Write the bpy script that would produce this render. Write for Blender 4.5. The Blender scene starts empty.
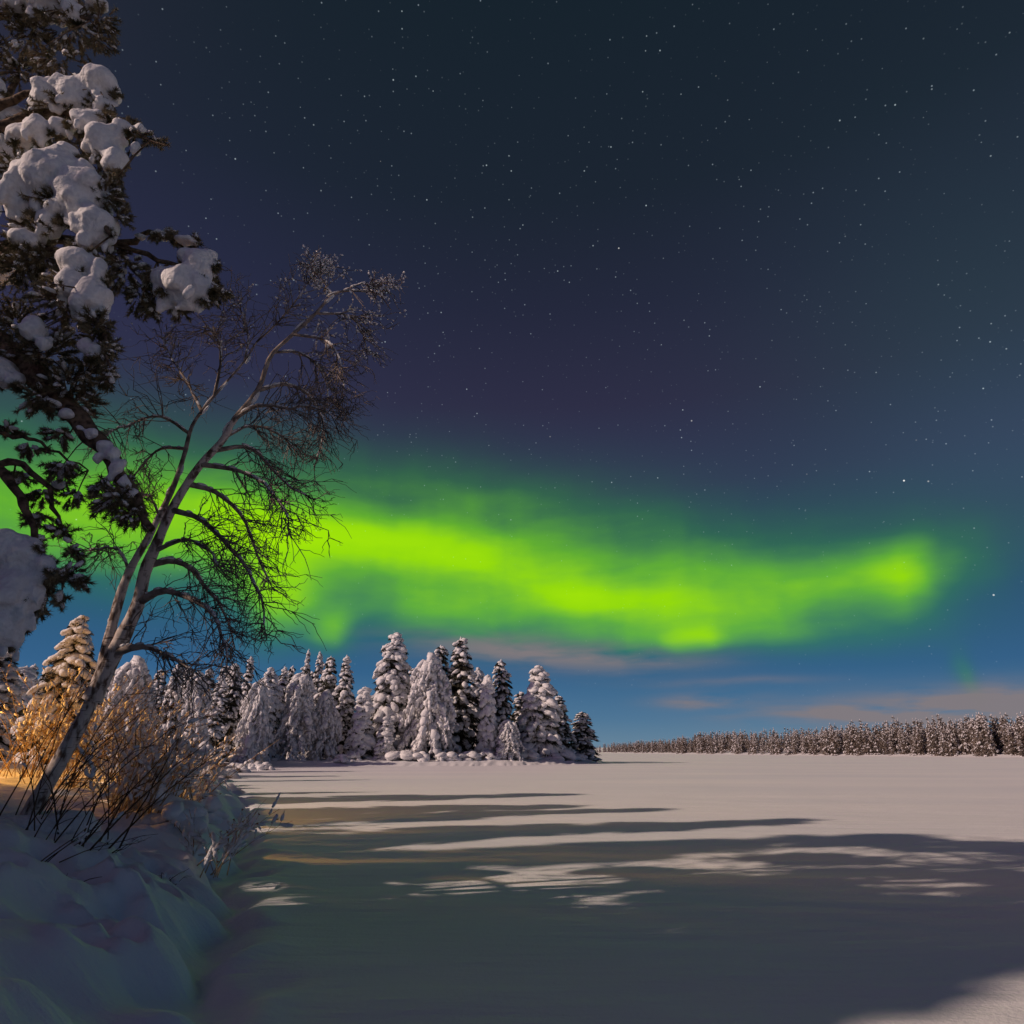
import bpy, math, random
import numpy as np
from mathutils import Vector

R = math.radians
scene = bpy.context.scene
COL = scene.collection
rng = np.random.default_rng(11)
random.seed(11)

# ------------------------------------------------------------------ camera
FPX, PITCH, CAMZ = 680.0, R(19.4), 1.6
cam_data = bpy.data.cameras.new('camera')
cam = bpy.data.objects.new('camera', cam_data)
COL.objects.link(cam)
cam.location = (0, 0, CAMZ)
cam.rotation_euler = (R(90) + PITCH, 0, 0)
cam_data.sensor_width = 36
cam_data.lens = FPX / 1024 * 36
cam_data.clip_start = 0.05
cam_data.clip_end = 6000
scene.camera = cam
CP, SP = math.cos(PITCH), math.sin(PITCH)

def ray(px, py):
    cx, cy = (px - 512) / FPX, (512 - py) / FPX
    return np.array((cx, CP - cy * SP, SP + cy * CP))

def at(px, py, Y):
    """point of the place seen in direction (px,py) on the plane y = Y"""
    d = ray(px, py)
    return np.array((0, 0, CAMZ)) + d * (Y / d[1])

def azel(px, py):
    d = ray(px, py); d = d / np.linalg.norm(d)
    return math.atan2(d[0], d[1]), math.asin(d[2])

def lin(r, g, b):
    f = lambda c: c / 12.92 if c <= 0.04045 else ((c + 0.055) / 1.055) ** 2.4
    return (f(r / 255), f(g / 255), f(b / 255), 1)

# ------------------------------------------------------------------ moon light, exposure
MOON_EL, MOON_AZ = R(29), R(19)          # the light travels to +X, turned a little away from the camera
sd = bpy.data.lights.new('moon', 'SUN')
sd.energy = 3.15
sd.angle = R(0.55)
sd.color = (1.0, 0.755, 0.61)
moon = bpy.data.objects.new('moon', sd)
COL.objects.link(moon)
ld = Vector((math.cos(MOON_EL) * math.cos(MOON_AZ), math.cos(MOON_EL) * math.sin(MOON_AZ), -math.sin(MOON_EL)))
moon.rotation_euler = ld.to_track_quat('-Z', 'Y').to_euler()
moon.location = (-60, -10, 60)
scene.view_settings.view_transform = 'Standard'
scene.view_settings.look = 'None'
scene.view_settings.exposure = 0
scene.view_settings.gamma = 1
scene.view_settings.use_curve_mapping = False
cy_ = scene.cycles
cy_.max_bounces = 4; cy_.diffuse_bounces = 3; cy_.glossy_bounces = 1
cy_.transmission_bounces = 0; cy_.transparent_max_bounces = 2
cy_.use_denoising = True
cy_.sample_clamp_indirect = 3

# ------------------------------------------------------------------ night sky with aurora, stars, low cloud
world = bpy.data.worlds.new('World')
scene.world = world
world.use_nodes = True
world.cycles.sampling_method = 'MANUAL'
world.cycles.sample_map_resolution = 2048
NT = world.node_tree
NT.nodes.clear()

def nd(tree, t, **kw):
    n = tree.nodes.new(t)
    for k, v in kw.items(): setattr(n, k, v)
    return n

def mth(op, a, b=None, c=None, tree=None, clamp=False):
    tree = tree or NT
    n = tree.nodes.new('ShaderNodeMath'); n.operation = op; n.use_clamp = clamp
    for i, v in enumerate((a, b, c)):
        if v is None: continue
        if isinstance(v, (int, float)): n.inputs[i].default_value = v
        else: tree.links.new(v, n.inputs[i])
    return n.outputs[0]

def mixc(fac, a, b, tree=None, blend='MIX'):
    tree = tree or NT
    n = tree.nodes.new('ShaderNodeMix'); n.data_type = 'RGBA'; n.blend_type = blend; n.clamp_factor = True
    for idx, v in ((0, fac), (6, a), (7, b)):
        if isinstance(v, (int, float)): n.inputs[idx].default_value = v
        elif isinstance(v, tuple): n.inputs[idx].default_value = v
        else: tree.links.new(v, n.inputs[idx])
    return n.outputs[2]

tc = nd(NT, 'ShaderNodeTexCoord')
sep = nd(NT, 'ShaderNodeSeparateXYZ'); NT.links.new(tc.outputs['Generated'], sep.inputs[0])
az = mth('ARCTAN2', sep.outputs[0], sep.outputs[1])
el = mth('ARCSINE', sep.outputs[2])
comb = nd(NT, 'ShaderNodeCombineXYZ')
NT.links.new(az, comb.inputs[0]); NT.links.new(el, comb.inputs[1])

def noise(vec, scale, detail=2, tree=None):
    tree = tree or NT
    n = nd(tree, 'ShaderNodeTexNoise'); n.inputs['Scale'].default_value = scale; n.inputs['Detail'].default_value = detail
    if vec is not None: tree.links.new(vec, n.inputs['Vector'])
    return n

# warp of the sky coordinates so that no shape is a clean ellipse
nz = noise(comb.outputs[0], 5.0, 3)
vs = nd(NT, 'ShaderNodeVectorMath', operation='SUBTRACT'); NT.links.new(nz.outputs['Color'], vs.inputs[0]); vs.inputs[1].default_value = (.5, .5, .5)
vm = nd(NT, 'ShaderNodeVectorMath', operation='MULTIPLY'); NT.links.new(vs.outputs[0], vm.inputs[0]); vm.inputs[1].default_value = (.10, .035, 0)
va = nd(NT, 'ShaderNodeVectorMath', operation='ADD'); NT.links.new(comb.outputs[0], va.inputs[0]); NT.links.new(vm.outputs[0], va.inputs[1])
warp = va.outputs[0]

def gauss(vec, px, py, sx, sy, rot, amp, acc):
    a, e = azel(px, py)
    mp = nd(NT, 'ShaderNodeMapping', vector_type='TEXTURE')
    mp.inputs['Location'].default_value = (a, e, 0)
    mp.inputs['Rotation'].default_value = (0, 0, R(rot))
    k = 1.0 / FPX * 0.93
    mp.inputs['Scale'].default_value = (sx * k * 1.4, sy * k * 1.4, 1)
    NT.links.new(vec, mp.inputs['Vector'])
    dt = nd(NT, 'ShaderNodeVectorMath', operation='DOT_PRODUCT')
    NT.links.new(mp.outputs[0], dt.inputs[0]); NT.links.new(mp.outputs[0], dt.inputs[1])
    g = mth('EXPONENT', mth('MULTIPLY', dt.outputs['Value'], -1.0))
    return mth('MULTIPLY_ADD', g, amp, acc)

# base colour by elevation (degrees)
ramp = nd(NT, 'ShaderNodeValToRGB')
stops = [(0, (106, 134, 154)), (2.5, (78, 117, 149)), (6, (53, 97, 138)), (11, (42, 84, 121)), (16, (44, 68, 98)),
         (21, (50, 58, 86)), (28, (46, 46, 70)), (36, (36, 40, 60)), (44, (28, 37, 50)), (57, (23, 35, 45)), (90, (23, 33, 43))]
cr = ramp.color_ramp
while len(cr.elements) < len(stops): cr.elements.new(0.5)
for e_, (d_, c_) in zip(cr.elements, stops):
    e_.position = d_ / 90; e_.color = lin(*c_)
NT.links.new(mth('DIVIDE', el, R(90), clamp=True), ramp.inputs[0])
sky = ramp.outputs[0]
teal = gauss(comb.outputs[0], 1010, 330, 160, 120, 0, 0.5, 0.0)
sky = mixc(teal, sky, lin(40, 66, 72))
blue_r = gauss(comb.outputs[0], 1040, 470, 110, 70, 0, 0.5, 0.0)
sky = mixc(blue_r, sky, lin(62, 80, 108))
indigo = gauss(comb.outputs[0], 130, 320, 170, 110, 0, 0.28, 0.0)
sky = mixc(indigo, sky, lin(46, 50, 86))

# aurora: soft blobs along the arc -> px, py, sx, sy, rot, amp
acc = 0.0
AUR = [(110, 524, 150, 36, -2, 1.35), (150, 468, 160, 32, -4, .22), (340, 541, 105, 18, -5, 1.15), (420, 552, 110, 20, -8, .50), (400, 497, 220, 38, -5, .42), (560, 540, 130, 40, -8, .18),
       (617, 604, 58, 12, -3, 1.0), (620, 590, 130, 30, -5, .48), (560, 585, 80, 18, -12, .25), (673, 638, 130, 11, -1, .50), (696, 641, 16, 9, 0, 1.0), (480, 610, 90, 20, -4, .52),
       (436, 622, 26, 15, 0, .34), (337, 630, 16, 14, 0, .80), (278, 596, 26, 32, 0, 1.05), (900, 580, 17, 19, 0, .95), (875, 578, 62, 24, 5, .42), (790, 598, 90, 20, 7, .42), (890, 550, 75, 30, 5, .16),
       (750, 560, 160, 34, 4, .12), (964, 676, 6, 15, 0, .42), (945, 590, 30, 40, 0, .08), (390, 602, 110, 34, 0, .26), (610, 580, 180, 44, -4, .26), (500, 545, 110, 34, -6, .28), (720, 605, 110, 34, 4, .22)]
for a in AUR: acc = gauss(warp, *a, acc)
# fine vertical rays and broad patchiness inside the aurora
mpv = nd(NT, 'ShaderNodeMapping'); mpv.inputs['Scale'].default_value = (15, 1.6, 1); NT.links.new(warp, mpv.inputs['Vector'])
rays_ = noise(mpv.outputs[0], 1.0, 2)
mph = nd(NT, 'ShaderNodeMapping'); mph.inputs['Scale'].default_value = (4.5, 13, 1); NT.links.new(warp, mph.inputs['Vector'])
pat = noise(mph.outputs[0], 1.0, 5)
mod = mth('ADD', mth('MULTIPLY', rays_.outputs['Fac'], 0.40), mth('MULTIPLY_ADD', pat.outputs['Fac'], 1.3, 0.16))
acc = mth('MULTIPLY', acc, mod)
tt = mth('SUBTRACT', 1.0, mth('EXPONENT', mth('MULTIPLY', acc, -0.92)), clamp=True)
aur = nd(NT, 'ShaderNodeValToRGB')
ac = aur.color_ramp
ac.elements.new(0.5); ac.elements.new(.8)
for e_, p_, c_ in zip(ac.elements, (0, .35, .65, 1), ((42, 100, 80), (54, 132, 62), (106, 190, 24), (174, 238, 4))):
    e_.position = p_; e_.color = lin(*c_)
NT.links.new(tt, aur.inputs[0])
sky = mixc(mth('MULTIPLY', tt, 1.2, clamp=True), sky, aur.outputs[0])

# low clouds
cvs = nd(NT, 'ShaderNodeVectorMath', operation='MULTIPLY'); NT.links.new(vs.outputs[0], cvs.inputs[0]); cvs.inputs[1].default_value = (.10, .018, 0)
cva = nd(NT, 'ShaderNodeVectorMath', operation='ADD'); NT.links.new(comb.outputs[0], cva.inputs[0]); NT.links.new(cvs.outputs[0], cva.inputs[1])
cwarp = cva.outputs[0]
cn = nd(NT, 'ShaderNodeMapping'); cn.inputs['Scale'].default_value = (8, 48, 1); NT.links.new(cwarp, cn.inputs['Vector'])
cnz = noise(cn.outputs[0], 1.0, 5)
cl = 0.0
for a in [(570, 656, 85, 11, -3, .75), (480, 646, 60, 9, -3, .55), (702, 701, 32, 5, 0, 1.1), (735, 682, 50, 3, 0, .4), (640, 660, 50, 4, -3, .3),
          (950, 706, 90, 11, 2, 1.3), (860, 712, 50, 5, 0, .7), (1010, 702, 60, 10, 2, .7), (780, 716, 60, 2.5, 0, .2)]:
    cl = gauss(cwarp, *a, cl)
cl = mth('MULTIPLY', cl, mth('MULTIPLY_ADD', cnz.outputs['Fac'], 3.4, -0.95, clamp=True), clamp=True)
sky = mixc(mth('MULTIPLY', cl, 0.9), sky, lin(132, 122, 124))

# stars
def stars(scale, rad, gain, tint):
    v = nd(NT, 'ShaderNodeTexVoronoi'); v.inputs['Scale'].default_value = scale
    NT.links.new(tc.outputs['Generated'], v.inputs['Vector'])
    d = mth('DIVIDE', v.outputs['Distance'], rad * scale)
    core = mth('POWER', mth('SUBTRACT', 1.0, d, clamp=True), 0.9)
    sc = nd(NT, 'ShaderNodeSeparateColor'); NT.links.new(v.outputs['Color'], sc.inputs[0])
    br = mth('MULTIPLY_ADD', mth('POWER', sc.outputs[0], 3.0), gain, gain * .08)
    fade = mth('MULTIPLY', mth('MULTIPLY', el, 3.2, clamp=True), mth('SUBTRACT', 1.0, mth('MULTIPLY', tt, .75)))
    s = mth('MULTIPLY', mth('MULTIPLY', core, br), fade)
    s = mth('MULTIPLY', s, mth('SUBTRACT', 1.0, cl))
    c = nd(NT, 'ShaderNodeVectorMath', operation='SCALE'); c.inputs[0].default_value = tint
    NT.links.new(s, c.inputs['Scale'])
    return c.outputs[0]
for args in ((62, .00115, .62, (.8, .95, 1)), (26, .00135, 1.8, (1, .97, .9)), (110, .0011, .34, (.75, .9, 1))):
    ad = nd(NT, 'ShaderNodeVectorMath', operation='ADD')
    NT.links.new(sky, ad.inputs[0]); NT.links.new(stars(*args), ad.inputs[1]); sky = ad.outputs[0]
# magenta glow added to the unseen sky near the moon, offsetting green in shade
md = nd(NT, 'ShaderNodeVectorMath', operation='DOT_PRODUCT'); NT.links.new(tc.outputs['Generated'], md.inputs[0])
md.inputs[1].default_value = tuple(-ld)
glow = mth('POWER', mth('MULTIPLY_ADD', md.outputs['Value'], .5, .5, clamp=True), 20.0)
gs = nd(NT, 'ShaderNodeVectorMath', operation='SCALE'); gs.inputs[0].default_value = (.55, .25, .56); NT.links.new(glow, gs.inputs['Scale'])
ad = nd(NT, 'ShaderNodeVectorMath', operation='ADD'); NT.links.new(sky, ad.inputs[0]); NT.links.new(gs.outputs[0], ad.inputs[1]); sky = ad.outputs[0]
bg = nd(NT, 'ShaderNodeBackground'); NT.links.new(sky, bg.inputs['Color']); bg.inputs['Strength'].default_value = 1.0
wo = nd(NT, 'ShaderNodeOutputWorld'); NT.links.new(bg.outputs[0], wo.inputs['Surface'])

# ------------------------------------------------------------------ materials
def material(name, rough=.7, spec=.3):
    m = bpy.data.materials.new(name); m.use_nodes = True
    b = m.node_tree.nodes['Principled BSDF']
    b.inputs['Roughness'].default_value = rough
    b.inputs['Specular IOR Level'].default_value = spec
    return m, m.node_tree, b

def bump(tree, bsdf, height, strength, dist):
    n = nd(tree, 'ShaderNodeBump'); n.inputs['Strength'].default_value = strength; n.inputs['Distance'].default_value = dist
    tree.links.new(height, n.inputs['Height']); tree.links.new(n.outputs[0], bsdf.inputs['Normal'])

def noise_mat(name, c1, c2, scale, rough=.8, lo=.35, hi=.65, bstr=0, bdist=.01, stretch=None, spec=.2, coord='Object', detail=4):
    m, t, b = material(name, rough, spec)
    tcn = nd(t, 'ShaderNodeTexCoord'); mp = nd(t, 'ShaderNodeMapping')
    if stretch: mp.inputs['Scale'].default_value = stretch
    t.links.new(tcn.outputs[coord], mp.inputs['Vector'])
    n = noise(mp.outputs[0], scale, detail, t)
    r = nd(t, 'ShaderNodeValToRGB')
    r.color_ramp.elements[0].position = lo; r.color_ramp.elements[1].position = hi
    r.color_ramp.elements[0].color = (*c1, 1); r.color_ramp.elements[1].color = (*c2, 1)
    t.links.new(n.outputs['Fac'], r.inputs[0]); t.links.new(r.outputs[0], b.inputs['Base Color'])
    if bstr: bump(t, b, n.outputs['Fac'], bstr, bdist)
    return m

M = {}
# lake and bank snow: wind crust in long streaks, fine grain, small dimples
m, t, b = material('ground_snow', .55, .35)
tcn = nd(t, 'ShaderNodeTexCoord')
mp = nd(t, 'ShaderNodeMapping'); mp.inputs['Scale'].default_value = (.35, 1.4, 1); mp.inputs['Rotation'].default_value = (0, 0, R(8))
t.links.new(tcn.outputs['Object'], mp.inputs['Vector'])
n1 = noise(mp.outputs[0], 1.3, 5, t); n2 = noise(tcn.outputs['Object'], 26, 3, t); n3 = noise(mp.outputs[0], .12, 3, t)
mpr = nd(t, 'ShaderNodeMapping'); mpr.inputs['Scale'].default_value = (1.2, 6.5, 1); mpr.inputs['Rotation'].default_value = (0, 0, R(-6)); t.links.new(tcn.outputs['Object'], mpr.inputs['Vector'])
n4 = noise(mpr.outputs[0], 1.0, 4, t); n5 = noise(tcn.outputs['Object'], 95, 2, t)
hsum = mth('ADD', mth('MULTIPLY', n1.outputs['Fac'], .07, tree=t), mth('MULTIPLY', n2.outputs['Fac'], .010, tree=t), tree=t)
hsum = mth('ADD', hsum, mth('ADD', mth('MULTIPLY', n4.outputs['Fac'], .030, tree=t), mth('MULTIPLY', n5.outputs['Fac'], .0035, tree=t), tree=t), tree=t)
bump(t, b, hsum, .8, 1.0)
r = nd(t, 'ShaderNodeValToRGB')
r.color_ramp.elements[0].position = .3; r.color_ramp.elements[1].position = .7
r.color_ramp.elements[0].color = (.74, .75, .78, 1); r.color_ramp.elements[1].color = (.84, .83, .83, 1)
t.links.new(n3.outputs['Fac'], r.inputs[0]); t.links.new(r.outputs[0], b.inputs['Base Color'])
M['ground'] = m
M['snow'] = noise_mat('tree_snow', (.66, .66, .68), (.82, .81, .82), 2.6, .65, bstr=.7, bdist=.16, spec=.25)
M['near_snow'] = noise_mat('bough_snow', (.70, .69, .71), (.82, .81, .82), 22, .7, bstr=.8, bdist=.03, spec=.25, detail=8)
M['frost'] = noise_mat('frost', (.40, .38, .38), (.70, .68, .70), 2.5, .8)
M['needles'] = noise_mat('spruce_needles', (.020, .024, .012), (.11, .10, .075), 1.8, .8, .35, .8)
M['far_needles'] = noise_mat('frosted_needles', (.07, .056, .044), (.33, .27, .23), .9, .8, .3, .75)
M['pine_needles'] = noise_mat('pine_needles', (.06, .055, .022), (.34, .28, .18), 7, .75, .36, .70)
M['bark'] = noise_mat('spruce_bark', (.03, .022, .016), (.12, .09, .07), 6, .9, bstr=.4, stretch=(1, 1, .3))
M['pine_bark'] = noise_mat('pine_bark', (.045, .03, .02), (.22, .15, .10), 16, .9, bstr=1.0, bdist=.03)
M['twig'] = noise_mat('birch_twig', (.09, .07, .058), (.32, .26, .225), 5, .8)
M['shoot'] = noise_mat('dark_shoot', (.035, .022, .015), (.11, .07, .045), 6, .8)
M['tan_stem'] = noise_mat('tan_stem', (.26, .16, .08), (.55, .40, .24), 6, .8)
M['leaf'] = noise_mat('withered_leaf', (.22, .10, .04), (.40, .22, .09), 5, .8)
M['metal'] = noise_mat('painted_steel', (.03, .03, .03), (.05, .05, .05), 9, .5)
# birch bark: pale with dark lenticels and rough dark fissures
m, t, b = material('birch_bark', .75, .2)
tcn = nd(t, 'ShaderNodeTexCoord')
mp = nd(t, 'ShaderNodeMapping'); mp.inputs['Scale'].default_value = (10, 10, 4); t.links.new(tcn.outputs['Object'], mp.inputs['Vector'])
n1 = noise(mp.outputs[0], 1.6, 5, t)
mp2 = nd(t, 'ShaderNodeMapping'); mp2.inputs['Scale'].default_value = (6, 6, 40); t.links.new(tcn.outputs['Object'], mp2.inputs['Vector'])
n2 = noise(mp2.outputs[0], 1.0, 3, t)
r1 = nd(t, 'ShaderNodeValToRGB'); r1.color_ramp.elements[0].position = .38; r1.color_ramp.elements[1].position = .52
r1.color_ramp.elements[0].color = (.13, .085, .065, 1); r1.color_ramp.elements[1].color = (.62, .53, .48, 1)
r2 = nd(t, 'ShaderNodeValToRGB'); r2.color_ramp.elements[0].position = .30; r2.color_ramp.elements[1].position = .38
r2.color_ramp.elements[0].color = (.15, .12, .1, 1); r2.color_ramp.elements[1].color = (1, 1, 1, 1)
t.links.new(n1.outputs['Fac'], r1.inputs[0]); t.links.new(n2.outputs['Fac'], r2.inputs[0])
t.links.new(mixc(1.0, r1.outputs[0], r2.outputs[0], t, 'MULTIPLY'), b.inputs['Base Color'])
bump(t, b, n1.outputs['Fac'], .6, .03)
M['birch'] = m
M['upper_bark'] = noise_mat('birch_upper_bark', (.12, .09, .075), (.40, .33, .29), 9, .85, bstr=.5)
m, t, b = material('lamp_glass'); b.inputs['Emission Color'].default_value = (1, .55, .14, 1); b.inputs['Emission Strength'].default_value = 12
M['lamp'] = m

# ------------------------------------------------------------------ mesh helpers
class MB:
    """collects triangles and quads, links them as ONE mesh object"""
    def __init__(s): s.v, s.f3, s.f4, s.m3, s.m4, s.n = [], [], [], [], [], 0
    def add(s, V, F, mat=0):
        V = np.asarray(V, float).reshape(-1, 3); F = np.asarray(F, int)
        if not len(F): return
        if F.shape[1] == 3: s.f3.append(F + s.n); s.m3.append(np.full(len(F), mat))
        else: s.f4.append(F + s.n); s.m4.append(np.full(len(F), mat))
        s.v.append(V); s.n += len(V)
    def mesh(s, name, mats, smooth=True):
        V = np.concatenate(s.v); me = bpy.data.meshes.new(name)
        f3 = np.concatenate(s.f3) if s.f3 else np.zeros((0, 3), int)
        f4 = np.concatenate(s.f4) if s.f4 else np.zeros((0, 4), int)
        loops = np.concatenate([f3.ravel(), f4.ravel()])
        tot = np.concatenate([np.full(len(f3), 3), np.full(len(f4), 4)])
        start = np.concatenate([[0], np.cumsum(tot)[:-1]])
        me.vertices.add(len(V)); me.vertices.foreach_set('co', V.astype(np.float32).ravel())
        me.loops.add(len(loops)); me.loops.foreach_set('vertex_index', loops.astype(np.int32))
        me.polygons.add(len(tot)); me.polygons.foreach_set('loop_start', start.astype(np.int32))
        mi = np.concatenate((s.m3 or [np.zeros(0)]) + (s.m4 or [np.zeros(0)])).astype(np.int32)
        for k in (mats if isinstance(mats, (list, tuple)) else [mats]): me.materials.append(k)
        me.polygons.foreach_set('material_index', mi)
        me.polygons.foreach_set('use_smooth', np.full(len(tot), smooth))
        me.update(calc_edges=True); me.validate()
        return me
    def build(s, name, mats, parent=None, smooth=True):
        o = bpy.data.objects.new(name, s.mesh(name, mats, smooth)); COL.objects.link(o)
        if parent: o.parent = parent
        return o

def unit(a): return a / np.maximum(np.linalg.norm(a, axis=-1, keepdims=True), 1e-9)

def ico(sub):
    import bmesh
    bm = bmesh.new(); bmesh.ops.create_icosphere(bm, subdivisions=sub, radius=1)
    V = np.array([v.co[:] for v in bm.verts]); F = np.array([[v.index for v in f.verts] for f in bm.faces]); bm.free()
    return V, F
ICO = {k: ico(k) for k in (1, 2, 3)}

def blobs(mb, C, D, S, sub=2, mat=0, rough=.16):
    """lumps: centres C, long axes D, half sizes S = (along, across, up)"""
    C, D, S = map(lambda a: np.asarray(a, float), (C, D, S)); N = len(C)
    if not N: return
    V0, F0 = ICO[sub]
    x = unit(D); up = np.tile((0, 0, 1.), (N, 1)); up[np.abs(x[:, 2]) > .95] = (0, 1, 0)
    y = unit(np.cross(up, x)); z = np.cross(x, y)
    ph = rng.uniform(0, 6.28, (N, 3, 1)); kk = rng.normal(0, 2.3, (N, 3, 3))
    g = sum(np.sin(np.einsum('mk,nk->nm', V0, kk[:, i]) + ph[:, i]) for i in range(3)) / 3
    W = V0[None] * (1 + rough * g * 1.6)[..., None] * S[:, None, :]
    P = C[:, None] + W[..., 0:1] * x[:, None] + W[..., 1:2] * y[:, None] + W[..., 2:3] * z[:, None]
    F = (F0[None] + (np.arange(N) * len(V0))[:, None, None]).reshape(-1, 3)
    mb.add(P.reshape(-1, 3), F, mat)

def tubes(mb, P, Rr, n=3, mat=0):
    """a batch of tubes with equally many points: P (N,k,3), Rr (N,k)"""
    P, Rr = np.asarray(P, float), np.asarray(Rr, float)
    if P.ndim == 2: P, Rr = P[None], Rr[None]
    N, k, _ = P.shape
    if not N: return
    T = unit(np.gradient(P, axis=1))
    ref = np.where(np.abs(T[..., 2:3]) > .9, np.array((1., 0, 0)), np.array((0, 0, 1.)))
    ref = np.broadcast_to(ref[:, :1], T.shape)
    a = unit(np.cross(ref, T)); b_ = np.cross(T, a)
    th = np.arange(n) * 2 * math.pi / n
    V = P[:, :, None] + Rr[:, :, None, None] * (np.cos(th)[None, None, :, None] * a[:, :, None] + np.sin(th)[None, None, :, None] * b_[:, :, None])
    i, j = np.meshgrid(np.arange(k - 1), np.arange(n), indexing='ij'); j2 = (j + 1) % n
    F = np.stack([i * n + j, i * n + j2, (i + 1) * n + j2, (i + 1) * n + j], -1).reshape(-1, 4)
    F = (F[None] + (np.arange(N) * k * n)[:, None, None]).reshape(-1, 4)
    mb.add(V.reshape(-1, 3), F, mat)

def spline(pts, k):
    """smooth curve through points, k samples"""
    p = np.asarray(pts, float)
    q = np.vstack([2 * p[0] - p[1], p, 2 * p[-1] - p[-2]])
    out = []
    for s in np.linspace(0, len(p) - 1 - 1e-6, k):
        i = int(s); u = s - i; a, b_, c, d = q[i:i + 4]
        out.append(.5 * (2 * b_ + (c - a) * u + (2 * a - 5 * b_ + 4 * c - d) * u * u + (3 * b_ - a - 3 * c + d) * u ** 3))
    return np.array(out)

def spikes(mb, B, D, L, W, mat=0):
    """needle or leaf shaped triangles: bases B, directions D, lengths L, widths W"""
    B, D = np.asarray(B, float), unit(np.asarray(D, float)); N = len(B)
    s = unit(np.cross(D, rng.normal(size=(N, 3)))) * (np.asarray(W).reshape(-1, 1) / 2)
    V = np.stack([B - s, B + s, B + D * np.asarray(L).reshape(-1, 1)], 1).reshape(-1, 3)
    mb.add(V, np.arange(N * 3).reshape(-1, 3), mat)

def empty(name, loc, label=None, cat=None, group=None, rz=0):
    o = bpy.data.objects.new(name, None); COL.objects.link(o)
    o.location = [float(c) for c in loc]; o.rotation_euler = (0, 0, rz); o.empty_display_size = .3
    tag(o, label, cat, group); return o

def tag(o, label=None, cat=None, group=None, kind=None):
    for k, v in (('label', label), ('category', cat), ('group', group), ('kind', kind)):
        if v: o[k] = v
    return o

def copy_tree(o, parent=None):
    c = o.copy(); COL.objects.link(c)
    if parent: c.parent = parent
    for ch in o.children: copy_tree(ch, c)
    return c

# ------------------------------------------------------------------ terrain
LAND1 = np.array([(-3, -80), (-2.2, -20), (-1.35, 0), (-1.6, 3), (-2.1, 5.05), (-2.75, 7), (-3.3, 8.8), (-4.7, 13), (-6.7, 18.4), (-9.2, 25), (-12.2, 32),
                  (-17, 43), (-23, 57), (-29, 72), (-28, 80), (-20, 82), (-12, 84), (-4, 86), (2, 90), (8, 97), (12.5, 107), (15, 118), (13, 130), (4, 142), (-40, 190),
                  (-2500, 420), (-2500, -80)], float)
SHORE2 = [(190, 90), (160, 150), (142, 200), (120, 300), (110, 450), (100, 700), (94, 900), (60, 1050)]
LAND2 = np.array(SHORE2 + [(-40, 1120), (-2500, 1200), (-2500, 4000), (3000, 4000), (3000, -80), (260, -80)], float)

def sdist(poly, x, y):
    inside = np.zeros(x.shape, bool); d2 = np.full(x.shape, 1e12)
    for (x1, y1), (x2, y2) in zip(poly, np.roll(poly, -1, 0)):
        ex, ey = x2 - x1, y2 - y1
        tt_ = np.clip(((x - x1) * ex + (y - y1) * ey) / (ex * ex + ey * ey), 0, 1)
        d2 = np.minimum(d2, (x - x1 - tt_ * ex) ** 2 + (y - y1 - tt_ * ey) ** 2)
        if y1 != y2:
            c = ((y1 > y) != (y2 > y)) & (x < ex * (y - y1) / ey + x1); inside ^= c
    return np.where(inside, 1, -1) * np.sqrt(d2)

_w = np.random.default_rng(3)
def waves(n, lmin, lmax):
    L_ = np.exp(_w.uniform(math.log(lmin), math.log(lmax), n)); th = _w.uniform(0, 6.28, n)
    return [(math.cos(a) * 6.28 / l, math.sin(a) * 6.28 / l, p, l) for a, l, p in zip(th, L_, _w.uniform(0, 6.28, n))]
WV_EDGE, WV_LUMP, WV_BIG, WV_LAKE, WV_FINE = waves(8, .8, 4), waves(18, .55, 2.2), waves(10, 3, 14), waves(14, 1.2, 7), waves(22, .22, .7)
def wsum(W, x, y): return sum(np.sin(a * x + b_ * y + p) for a, b_, p, l in W) / math.sqrt(len(W))

def hgt(x, y):
    x, y = np.asarray(x, float), np.asarray(y, float)
    s = sdist(LAND1, x, y)
    near = 1 / (1 + np.exp((y - 34) / 5))
    s = s + wsum(WV_EDGE, x, y) * (.16 * near + .5 * (1 - near))
    sp = np.maximum(s, 0)
    h = (1.0 * near + .40 * (1 - near)) * (1 - np.exp(-(sp / 1.2) ** 1.2)) + .03 * np.minimum(sp, 60)
    k = np.clip(sp / .9, 0, 1)
    lump = wsum(WV_LUMP, x, y)
    h = h + k * (.038 * lump + .06 * wsum(WV_BIG, x, y) + near * .024 * wsum(WV_FINE, x, y) * np.clip(.7 + lump, .15, 1.5))
    # trodden hollow at the foot of the bank
    h = h - .12 * np.exp(-((s + .02) / .24) ** 2) * near + .05 * np.exp(-((s + .45) / .3) ** 2) * near * (1 + lump) * .5
    h = h + np.where(s < .2, .010 * wsum(WV_LAKE, x * .45, y * 1.3), 0)
    s2 = np.maximum(sdist(LAND2, x, y), 0)
    return h + .9 * (1 - np.exp(-s2 / 3)) + .045 * np.minimum(s2, 150)

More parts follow.
